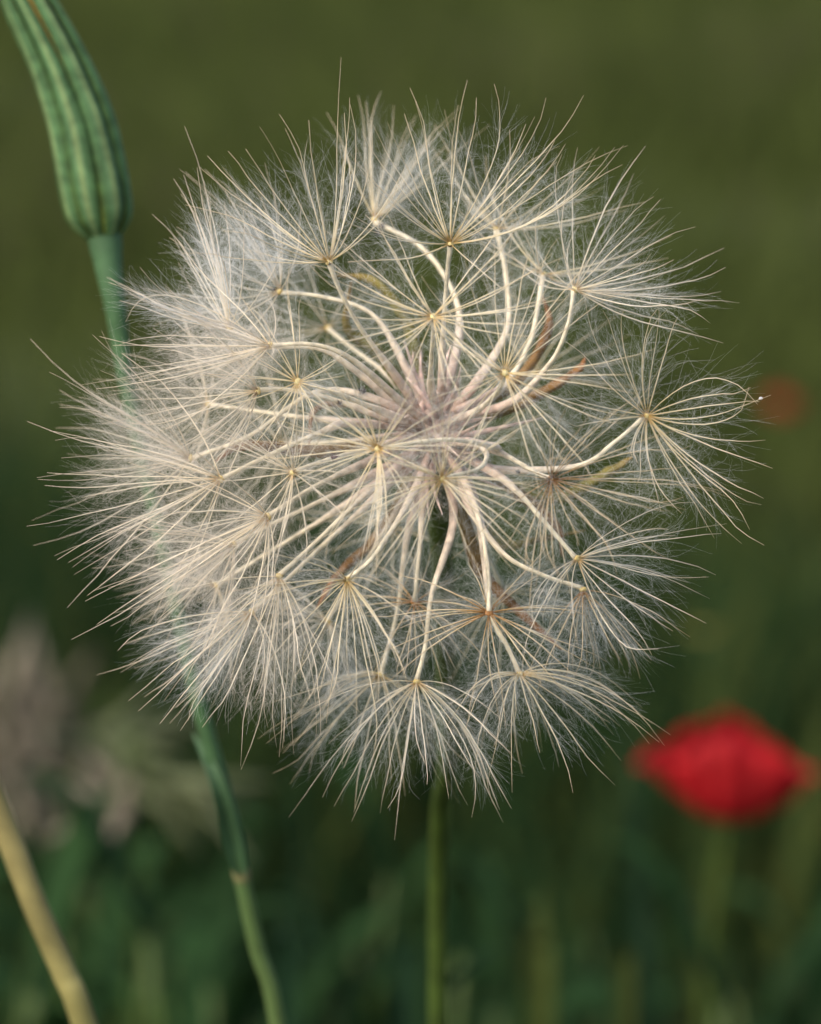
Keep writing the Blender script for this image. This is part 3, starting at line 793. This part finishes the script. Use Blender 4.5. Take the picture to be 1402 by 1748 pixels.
# a small yellow flower far behind
b = at(1200, 1085, 2.2)
yf = empty('yellow_flower', (b[0], b[1], -.03)); tag(yf, 'tiny dull yellow flower blurred above the red poppy', 'flower')
P = resample([np.array([b[0], b[1], -.03]), b * .5 + np.array([b[0], b[1], 0]) * .5 + [.01, 0, 0], b], 14)
v, f, t = tube(P, np.full(14, .001), 6); kid('stem', mesh('stem', v, f, t), yf, M['stem'])
for i in range(8):
    a = i * math.pi / 4
    dv = np.array([math.cos(a), math.sin(a) * .5, .55])
    v, f, t = strip([b, b + dv * .003, b + dv * .006], leafw(6, .0035, .6, .3), np.array([0, -.5, 1.0]), .1, 6, 1)
    kid('petal', mesh('petal', v, f, t), yf, M['yellow'])

# ------------------------------------------------------------------ small insects
def insect(px, py, L, ang, mat, where, z=None):
    if z is None:
        best = None
        for P, r in ALL_CURVES:
            Pd = resample(P, 120)
            d = np.hypot(Pd[:, 0] - px, Pd[:, 1] - py)
            i = int(d.argmin())
            s = d[i] - Pd[i, 2] * .02
            if best is None or s < best[0]:
                best = (s, Pd[i], np.interp(i / 119, np.linspace(0, 1, len(r)), r))
        p = best[1] + np.array([0, 0, best[2] + L * .2])
        if np.hypot(p[0] - px, p[1] - py) < 30: p[:2] = .35 * p[:2] + .65 * np.array([px, py])
    else:
        p = np.array([px, py, z], float)
    ca, sa = math.cos(ang), math.sin(ang)
    s = np.linspace(-.5, .5, 9)
    C = p + np.stack([s * L * ca, s * L * sa, 0 * s], -1)
    parts = [tube(W(C), np.array([.02, .13, .17, .13, .2, .27, .28, .2, .03]) * L * K, 8)]
    for k in (-.15, .0, .16):
        for sd in (-1, 1):
            q0 = p + np.array([k * L * ca, k * L * sa, 0])
            o = np.array([-sa * sd, ca * sd, 0]) * L
            parts.append(tube(W(np.array([q0, q0 + o * .3 + [0, 0, L * .12], q0 + o * .55 - [0, 0, L * .22]])), np.full(3, .035 * L * K), 4))
    for sd in (-1, 1):
        q0 = p + np.array([-.45 * L * ca, -.45 * L * sa, 0])
        parts.append(tube(W(np.array([q0, q0 + np.array([-ca - sa * sd * .5, -sa + ca * sd * .5, .1]) * L * .3])), np.full(2, .022 * L * K), 4))
    o = link('aphid', mesh('aphid', *joinm(parts)), None, M[mat])
    tag(o, where, 'insect', 'tiny insects on the seed head')
insect(630, 421, 12, .9, 'aphid', 'tiny black insect high on the white fuzz of the seed head')
insect(642, 404, 12, .4, 'aphid', 'tiny black insect just above its neighbour on the white fuzz')
insect(593, 420, 7, 1.2, 'aphid', 'minute dark insect beside the hub of the upright parachute')
insect(459, 492, 8, .2, 'aphid', 'minute black insect on the fluff below the upper left parachute')
insect(619, 663, 16, .3, 'aphid', 'black insect sitting on a cream beak near the middle')
insect(580, 688, 10, .9, 'aphid', 'small dark insect just below the cream beak with the black insect')
insect(771, 386, 7, .8, 'aphid', 'minute black insect on the topmost parachute')
insect(777, 717, 8, .2, 'aphid', 'small black insect on the pinkish seeds in the middle')
insect(782, 672, 7, 1.1, 'aphid', 'minute dark insect on a pink seed above the middle')
insect(570, 781, 14, 2.8, 'aphid_red', 'dark red insect on a pale seed left of the middle')
insect(885, 806, 9, .4, 'aphid', 'small dark insect on a seed beside the brown parachute')
insect(142, 135, 16, 1.2, 'aphid_red', 'dark brown insect on the edge of the green bud', z=BD + 6)
insect(107, 62, 12, 1.2, 'aphid', 'tiny dark insect near the top of the green bud', z=BD + 8)
